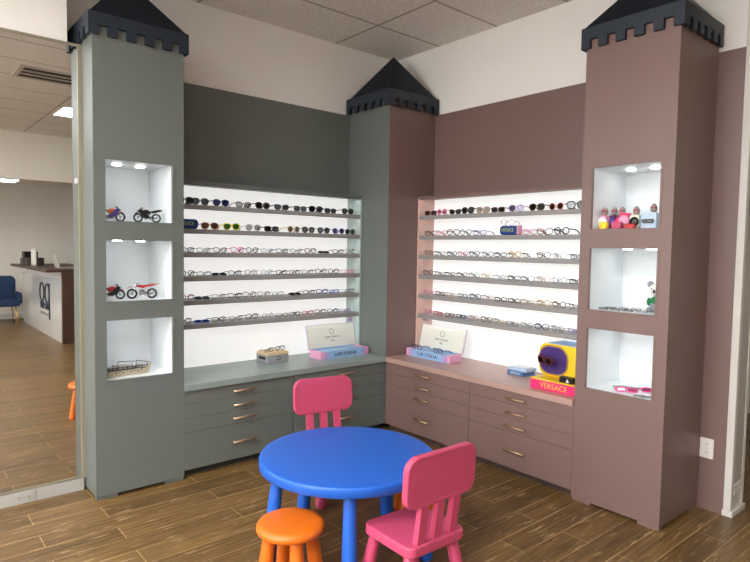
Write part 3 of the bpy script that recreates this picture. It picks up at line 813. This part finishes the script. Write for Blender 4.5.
# ---------------------------------------------------------------- model motorcycles in the left niches
def moto(label, loc, rz, body, accent, off=False, L=.175):
    t = thing('model_motorcycle', label, 'model motorcycle', loc, rz)
    k = L / .175; r = .030
    for x in (-.055, .055):
        w = MB().torus((x, 0, r), r - .005, .0048, 'Y', 28, 8).build('wheel', M['rubber'], t)
        s = MB().torus((x, 0, r), r - .0105, .0012, 'Y', 24, 5).cyl((x, -.006, r), (x, .006, r), .004)
        for q in range(6):
            a = q * PI / 3; s.cyl((x, 0, r), (x + (r - .010) * math.cos(a), 0, r + (r - .010) * math.sin(a)), .0009, n=5)
        s.build('rim', M['chrome'], w)
    e = MB().box(-.020, .016, -.011, .011, .020, .040, .004)
    for q in range(4): e.box(-.012, .012, -.013, .013, .040 + q * .0035, .042 + q * .0035)
    e.build('engine', M['grey_plastic'], t)
    MB().tube([(.055, .009, .030), (.032, .009, .082)], .0024).tube([(.055, -.009, .030), (.032, -.009, .082)], .0024).build('fork', M['chrome'], t)
    MB().tube([(-.055, .008, .030), (-.010, .009, .036)], .003).tube([(-.055, -.008, .030), (-.010, -.009, .036)], .003).build('swingarm', M['black'], t)
    MB().tube([(.010, .014, .022), (-.030, .016, .020), (-.062, .017, .040)], .0036).build('exhaust', M['chrome'], t)
    MB().tube([(.028, -.027, .090), (.033, -.012, .088), (.033, .012, .088), (.028, .027, .090)], .002).build('handlebar', M['black'], t)
    if off:   # dirt bike: slim tank, long seat, high mudguards
        MB().prism([(-.010, .060), (.030, .070), (.030, .082), (.008, .080), (-.012, .070)], -.011, .011, .003).build('tank', body, t)
        MB().prism([(-.080, .078), (-.010, .066), (.006, .078), (-.012, .078), (-.062, .084)], -.009, .009, .003).build('seat', accent, t)
        MB().tube([(.030, 0, .070), (.062, 0, .070), (.084, 0, .062)], .005, False, 8, .35).build('mudguard', body, t)
        MB().tube([(-.05, 0, .078), (-.082, 0, .082), (-.098, 0, .084)], .005, False, 8, .35).build('mudguard', body, t)
        MB().prism([(.036, .066), (.046, .066), (.040, .088), (.034, .088)], -.010, .010, .002).build('number_plate', M['white'], t)
    else:
        MB().prism([(-.018, .052), (.020, .052), (.034, .070), (.018, .082), (-.006, .080), (-.020, .066)], -.015, .015, .006, 3, None, True).build('tank', body, t)
        MB().prism([(.008, .026), (.040, .036), (.046, .060), (.060, .074), (.040, .086), (.020, .070), (.000, .050), (-.016, .030)], -.017, .017, .004).build('fairing', accent, t)
        MB().prism([(-.072, .078), (-.022, .062), (-.006, .068), (-.020, .072), (-.048, .080), (-.080, .088)], -.010, .010, .003).build('seat', M['black'], t)
        MB().prism([(-.088, .074), (-.040, .060), (-.024, .062), (-.060, .080), (-.092, .086)], -.008, .008, .003).build('tail', body, t)
        MB().prism([(.036, .084), (.048, .082), (.036, .098), (.030, .096)], -.009, .009, .001).build('windscreen', M['grey_plastic'], t)
        MB().tube([(.030, 0, .062), (.052, 0, .066), (.074, 0, .056)], .006, False, 8, .4).build('mudguard', body, t)
    t.scale = (k, k, k)
    return t
moto('violet and orange model motorcycle at the left of the top grey niche', (-2.622, -.36, NZ[0][0] + .0002), math.radians(-20), M['oran'], M['purple'], L=.17)
moto('black model sports motorcycle at the right of the top grey niche', (-2.418, -.40, NZ[0][0] + .0002), PI - .1, M['black'], M['black'], L=.172)
moto('black and red model motorcycle at the left of the middle grey niche', (-2.628, -.37, NZ[1][0] + .0002), math.radians(-8), M['red'], M['black'], L=.17)
moto('red model dirt bike at the right of the middle grey niche', (-2.452, -.40, NZ[1][0] + .0002), PI - .06, M['red'], M['red'], True, L=.19)

# model ship in the bottom left niche
t = thing('model_ship', 'model ship with spotted beige hull in the bottom grey niche', 'model ship', (-2.540, -.395, NZ[2][0] + .0002), math.radians(3))
secs = [(-.145, .020, .040), (-.10, .034, .038), (0, .037, .036), (.08, .030, .042), (.125, .012, .052), (.150, .002, .062)]
vs, fs = [], []
for x, w, h in secs:
    vs += [(x - .02 * (x > .1), -w * .62, 0), (x, -w, h), (x, w, h), (x - .02 * (x > .1), w * .62, 0)]
for i in range(len(secs) - 1):
    a = 4 * i
    for k in range(4): fs.append((a + k, a + (k + 1) % 4, a + 4 + (k + 1) % 4, a + 4 + k))
fs += [(0, 1, 2, 3), tuple(4 * (len(secs) - 1) + k for k in (3, 2, 1, 0))]
MB().poly(vs, fs).build('hull', M['hull'], t)
pt = MB()
for i in range(11):
    x = -.125 + i * .022; 
    w = .0345 if abs(x) < .09 else .028
    pt.ball((x, -w * .93 + (.012 if x > .09 else 0), .024 + .006 * (i % 2)), .0045, 8, (1, .6, 1))
pt.build('porthole', M['slot'], t)
MB().box(-.14, .10, -.030, .030, .038, .043).build('deck', mat('dark_deck', rgb(70, 64, 60), .6), t)
cb = MB().box(-.11, .03, -.022, .022, .043, .056, .002).box(-.09, .0, -.018, .018, .056, .068, .002).box(-.03, .02, -.014, .014, .056, .064, .001)
cb.box(.05, .085, -.016, .016, .043, .056, .002).box(-.135, -.115, -.02, .02, .043, .052, .002)
for q in range(6): cb.cyl((-.10 + q * .024, -.024, .043), (-.10 + q * .024, -.024, .064 + .008 * (q % 2)), .004, .003, 8)
cb.build('cabin', M['trimg'], t)
rg = MB()
for i in range(9): rg.cyl((-.13 + i * .03, -.027, .042), (-.13 + i * .03, -.027, .056 + .006 * (i % 3)), .0022, n=5)
for a, b2 in (((-.13, -.027, .054), (.11, -.025, .056)), ((-.06, 0, .068), (-.055, 0, .090)), ((.05, 0, .043), (.055, 0, .085)), ((.055, 0, .085), (.14, 0, .064)), ((-.055, 0, .088), (.05, 0, .080))):
    rg.cyl(a, b2, .0020, n=5)
rg.build('rigging', M['slot'], t)

# ---------------------------------------------------------------- right niches
def capsule(label, y, z, x=-.40, body=M['taupe'], s=1.0):
    t = thing('toy_capsule', label, 'toy', (x, y, z), -PI / 2, 'egg toys in the top pink niche')
    MB().lathe([(.010, 0), (.0155, .004), (.0185, .016), (.0165, .032), (.0105, .044), (.004, .049), (0, .050)], 20).build('shell', body, t)
    MB().torus((0, 0, .024), .0165, .0032, 'Z', 20, 6).build('goggle_band', M['plum'], t)
    for q in (-1, 1): MB().lathe([(.005, 0), (.005, .004)], 12, Matrix.Translation((q * .0065, -.015, .026)) @ Matrix.Rotation(PI / 2, 4, 'X')).build('goggle', M['rose'], t)
    t.scale = (s,) * 3
    return t
def pack(name, label, y, w, h, m, x=-.425, inlay=None, z=NZ[0][0], d=.05):
    t = thing(name, label, 'toy pack', (x, y, z + .0002), -PI / 2, 'toy packs in the top pink niche')
    MB().prism(rrect(w, h, .012, 4, 0, h / 2), 0, d, .004, 2).build('box', m, t)
    if inlay: MB().ball((0, -.0, h * .5), h * .36, 14, (1.0, .45, 1)).build('bubble', inlay, t)
    return t
Z0 = NZ[0][0]
pack('toy_pack', 'pale pink toy pack at the far left of the top pink niche', -2.325, .042, 0.083, M['candy'], inlay=M['white'])
pack('toy_pack', 'yellow toy pack low between pink and plum packs', -2.356, .046, 0.041, M['yellow'], x=-.478, d=.03)
pack('toy_pack', 'plum toy pack under the second grey egg toy', -2.352, .044, 0.086, M['plum'], inlay=M['purple'], x=-.368)
pack('toy_pack', 'plum toy pack under the third grey egg toy', -2.401, .046, 0.086, M['plum'], inlay=M['magenta'], x=-.368)
pack('toy_pack', 'hot pink toy pack in the middle of the top pink niche', -2.454, .052, 0.094, M['magenta'], inlay=M['candy'])
pack('toy_pack', 'low bright rose toy pack before the hot pink pack', -2.436, .056, 0.041, M['rose'], x=-.480, d=.03)
pack('toy_pack', 'white toy pack with red base beside the hot pink pack', -2.516, .056, 0.080, M['ivory'], inlay=M['black'])
pack('toy_pack', 'low red toy pack before the white one', -2.514, .060, 0.028, M['red'], x=-.480, d=.03)
pk = pack('toy_pack', 'pale blue toy pack holding black sunglasses, right in the top pink niche', -2.596, .088, 0.091, mat('ice_blue_card', rgb(186, 208, 226), .4), d=.04)
g = close_temples(glasses(B_, 2, 'black', 'smoke', (-.4355, -2.596, Z0 + .030), -PI / 2, 'small black sunglasses on the pale blue pack in the top pink niche', None, .5))
for i, (y, z) in enumerate(((-2.325, .0830), (-2.356, .0858), (-2.404, .0858), (-2.516, .0802), (-2.615, .0914))):
    capsule(['grey egg toy with goggles on the pale pink pack', 'grey egg toy with goggles on the left plum pack', 'grey egg toy with goggles on the right plum pack',
             'grey egg toy with goggles on the white pack', 'grey egg toy with goggles on the pale blue pack'][i], y, Z0 + z + .0004, x=(-.40, -.343, -.343, -.40, -.404)[i])
# middle niche: row of folded frames and a plush koala
Z1 = NZ[1][0]
cols = ['black', 'gunmetal', 'brown', 'silver', 'black', 'gunmetal', 'brown', 'silver']
for i in range(8):
    y = -2.352 - (i % 4) * .076; x = -.440 + (i // 4) * .07
    folded([B_, C_, A, D_][i % 4], 1, cols[i], 'clear', (x, y - .012 * (i // 4), Z1 + .0005), -PI / 2 + .08 * ((i * 7) % 5 - 2),
           '%s folded eyeglasses, %s, %s row, middle pink niche' % (FN.get(cols[i], cols[i]), ORD[i % 4], ('front', 'back')[i // 4]), 'folded frames in the middle pink niche', .48)
t = thing('plush_koala', 'grey plush koala in a green shirt at the right of the middle pink niche', 'plush toy', (-.345, -2.628, Z1 + .0005), -PI / 2)
t.scale = (1.15,) * 3
bd = MB().ball((0, 0, .036), .036, 18, (.9, .85, 1)).ball((-.026, -.018, .014), .016, 12, (.9, 1.2, .85)).ball((.026, -.018, .014), .016, 12, (.9, 1.2, .85))
bd.build('body', M['fur_grey'], t)
MB().ball((0, 0, .056), .035, 18, (.95, .9, .75)).ball((-.034, -.012, .052), .013, 12, (.8, .9, 1.6)).ball((.034, -.012, .052), .013, 12, (.8, .9, 1.6)).build('shirt', M['green'], t)
hd = MB().ball((0, -.004, .112), .036, 20, (1, .9, .92)).build('head', M['fur_white'], t)
for q in (-1, 1):
    MB().ball((q * .034, 0, .138), .017, 14, (1, .6, 1)).build('ear', M['fur_grey'], hd)
    MB().ball((q * .013, -.033, .118), .0038, 8).build('eye', M['black'], hd)
MB().ball((0, -.037, .106), .0075, 10, (.8, .7, 1.3)).build('nose', M['black'], hd)
# bottom niche: pink pairs and bead chains
Z2 = NZ[2][0]
folded(B_, 2, 'magenta', 'pinkl', (-.425, -2.515, Z2 + .0005), -PI / 2 + .55, 'bright pink folded eyeglasses, left one in the bottom pink niche', None, .95)
folded(B_, 2, 'magenta', 'pinkl', (-.325, -2.615, Z2 + .0005), -PI / 2 + .30, 'bright pink folded eyeglasses, right one in the bottom pink niche', None, .95)
for i, (a, b2) in enumerate((((-.36, -2.40, 0), (-.24, -2.60, 0)), ((-.482, -2.585, 0), (-.445, -2.672, 0)))):
    t = thing('bead_chain', ('grey bead eyeglass chain at the back of the bottom pink niche', 'grey bead eyeglass chain at the front corner of the bottom pink niche')[i], 'chain', (a[0], a[1], Z2 + .0003))
    mb = MB(); mb2 = MB(); n = 34
    for k in range(n):
        u = k / (n - 1)
        x = (b2[0] - a[0]) * u + .010 * math.sin(u * 9); y = (b2[1] - a[1]) * u
        mb.ball((x, y, .0055), .0052, 6)
        mb2.ball((x + .022, y - .012, .0055), .0052, 6)
    mb.build('bead_strand', M['grey_plastic'], t); mb2.build('bead_strand', M['chrome'], t)

# ---------------------------------------------------------------- ceiling fixtures (reflected in the mirror, and added fill panels out of view)
def ceil_light(label, x0, x1, y0, y1, z, m):
    t = thing('ceiling_light', label, 'ceiling light', ((x0 + x1) / 2, (y0 + y1) / 2, z))
    w, d = (x1 - x0) / 2, (y1 - y0) / 2
    f = MB().box(-w, w, -d, -d + .012, -.008, -.0005).box(-w, w, d - .012, d, -.008, -.0005).box(-w, -w + .012, -d + .012, d - .012, -.008, -.0005).box(w - .012, w, -d + .012, d - .012, -.008, -.0005)
    f.build('frame', M['trim'], t)
    MB().box(-w + .012, w - .012, -d + .012, d - .012, -.006, -.0005).build('diffuser', m, t)
ceil_light('square ceiling light panel reflected at the mirror edge, before the soffit', -1.86, -1.26, -5.42, -4.80, CZ, M['lamp'])
ceil_light('light panel under the lowered soffit, reflected at the mirror left', -2.80, -1.94, -7.86, -7.32, 2.51, M['lamp'])
LN = ['nearest', 'middle', 'leftmost']
for i, x in enumerate((-4.6, -6.6, -8.4)):  # panels added out of view to light the room
    for j, y in enumerate((-2.3, -4.6)):
        ceil_light('added fill light panel out of view at left, %s column, %s mirror wall' % (LN[i], ('nearest', 'farther from')[j]), x - .3, x + .3, y - .6, y + .6, CZ, M['fill_lamp'])
t = thing('air_vent', 'ceiling air vent with dark slots reflected in the mirror', 'vent', (-2.245, -3.40, CZ))
MB().box(-.33, .33, -.21, .21, -.004, -.0005).build('backing', M['dark'], t)
f = MB().box(-.36, .36, -.24, -.20, -.014, -.0005, .003).box(-.36, .36, .20, .24, -.014, -.0005, .003).box(-.36, -.31, -.20, .20, -.014, -.0005, .003).box(.31, .36, -.20, .20, -.014, -.0005, .003)
f.build('frame', M['vent'], t)
for q in range(2):
    y = -.067 + q * .134
    MB().box(-.31, .31, y - .024, y + .024, -.013, -.0045, .003).build('louvre', M['vent'], t)

# ---------------------------------------------------------------- reception seen in the mirror
t = thing('reception_desk', 'white reception desk with walnut counter and leg reflected in the mirror', 'desk', (-1.62, -6.08, 0))
MB().box(.0, .55, -3.20, -.09, .0, .94, .003).build('front_panel', M['gloss_white'], t)
MB().box(.06, .50, -3.20, -.09, .94, 1.075).build('upper_panel', M['white'], t)
MB().box(.0, .75, -.09, .0, 0, 1.075, .002).build('waterfall_leg', M['wood_dark'], t)
MB().box(-.22, .75, -3.0, .01, 1.075, 1.115, .002).build('counter', M['wood_dark'], t)
lg = MB()
for y in (-1.02, -1.42):
    lg.torus((-.004, y, .69), .155, .016, 'X', 32, 6)
lg.bm.verts.ensure_lookup_table()
lg.cyl((-.004, -.862, .86), (-.004, -.862, .28), .014)
lg.build('emblem', M['ink'], t)
lt = MB()
for i, y in enumerate((-1.0, -1.13, -1.26, -1.39, -1.52)):
    lt.box(-.008, 0, y - .045, y - .02, .42, .53)
    if i != 2: lt.box(-.008, 0, y + .02, y + .045, .42, .53)
    lt.box(-.008, 0, y - .03, y + .03, .42 + .03 * (i % 3), .445 + .03 * (i % 3))
for i in range(5): lt.box(-.006, 0, -1.02 - i * .13, -.985 - i * .13, .32, .36)
lt.build('logo_marks', M['ink'], t)
DT = 1.1153
tag(MB().box(-1.74, -1.44, -8.72, -8.40, DT, DT + .115, .004).build('storage_box', M['black']), 'low black box on the reception counter reflected in the mirror', 'box')
tag(MB().box(-1.72, -1.50, -8.68, -8.45, DT + .1155, DT + .235, .004).build('storage_box', M['black']), 'smaller black box stacked on the low black box on reception counter', 'box')
tag(MB().box(-1.74, -1.48, -8.32, -8.05, DT, DT + .13, .004).build('storage_box', mat('dark_brown_box', rgb(74, 62, 56), .6)), 'dark brown box beside the black boxes on the reception counter', 'box')
t = thing('picture_stand', 'pale framed sign standing on the reception counter in the mirror', 'sign', (-1.70, -7.55, DT), 0)
MB().box(0, .015, -.40, 0, 0, .30, .003).build('frame', M['trimg'], t)
MB().box(-.002, 0, -.37, -.03, .03, .27).build('card', M['ivory'], t)
t = thing('laptop', 'pale grey open laptop at the near end of the reception counter', 'laptop', (-1.60, -6.45, DT), 0)
MB().box(0, .24, -.17, .17, 0, .016, .003).build('base', M['chrome'], t)
l = MB().box(-.008, 0, -.17, .17, 0, .22, .003).build('screen', M['trimg'], t); l.location = (-.001, 0, .017); l.rotation_euler = (0, math.radians(-14), 0)

t = thing('lounge_chair', 'navy velvet armchair with slim gold legs reflected in the mirror', 'chair', (-2.06, -8.85, 0), 0)
MB().box(-.29, .29, -.26, .30, .36, .47, .05, 4).build('seat', M['velvet'], t)
bk = MB().prism(rrect(.60, .46, .10, 6, 0, .66), -.32, -.22, .03, 3)
bk.build('backrest', M['velvet'], t)
for s in (-1, 1): MB().box(s * .30 - .035, s * .30 + .035, -.26, .22, .40, .60, .03, 3).build('armrest', M['velvet'], t)
tf = MB()
for i in range(4):
    for j in range(2): tf.ball((-.21 + i * .14, -.217, .58 + j * .12), .012, 8, (1, .5, 1))
tf.build('button', mat('dark_button', rgb(16, 28, 50), .7), t)
for sx in (-1, 1):
    for y, yy in ((.26, .22), (-.26, -.2)): MB().cyl((sx * .27, y, 0), (sx * .22, yy, .37), .010, .013, 10).build('leg', M['gold'], t)

# ---------------------------------------------------------------- world, camera, view
w = bpy.data.worlds.new('World'); SC.world = w; w.use_nodes = True
w.node_tree.nodes['Background'].inputs['Color'].default_value = (.5, .5, .52, 1)
w.node_tree.nodes['Background'].inputs['Strength'].default_value = .0

yaw, pitch, roll = math.radians(40.386), math.radians(3.199), math.radians(.96)
F = Vector((math.sin(yaw) * math.cos(pitch), math.cos(yaw) * math.cos(pitch), -math.sin(pitch)))
Rv = Vector((math.cos(yaw), -math.sin(yaw), 0)); U = Rv.cross(F)
R2 = Rv * math.cos(roll) + U * math.sin(roll); U2 = -Rv * math.sin(roll) + U * math.cos(roll)
cam = bpy.data.cameras.new('camera'); cam.sensor_width = 36; cam.lens = 584.0 / 750 * 36; cam.clip_start = .05
co = bpy.data.objects.new('camera', cam); COL.objects.link(co)
co.matrix_world = Matrix(((R2.x, U2.x, -F.x, -3.6985), (R2.y, U2.y, -F.y, -4.1037), (R2.z, U2.z, -F.z, 1.51), (0, 0, 0, 1)))
SC.camera = co
SC.view_settings.view_transform = 'Standard'; SC.view_settings.look = 'None'
SC.view_settings.gamma = 1; SC.view_settings.use_curve_mapping = False
SC.view_settings.exposure = 0
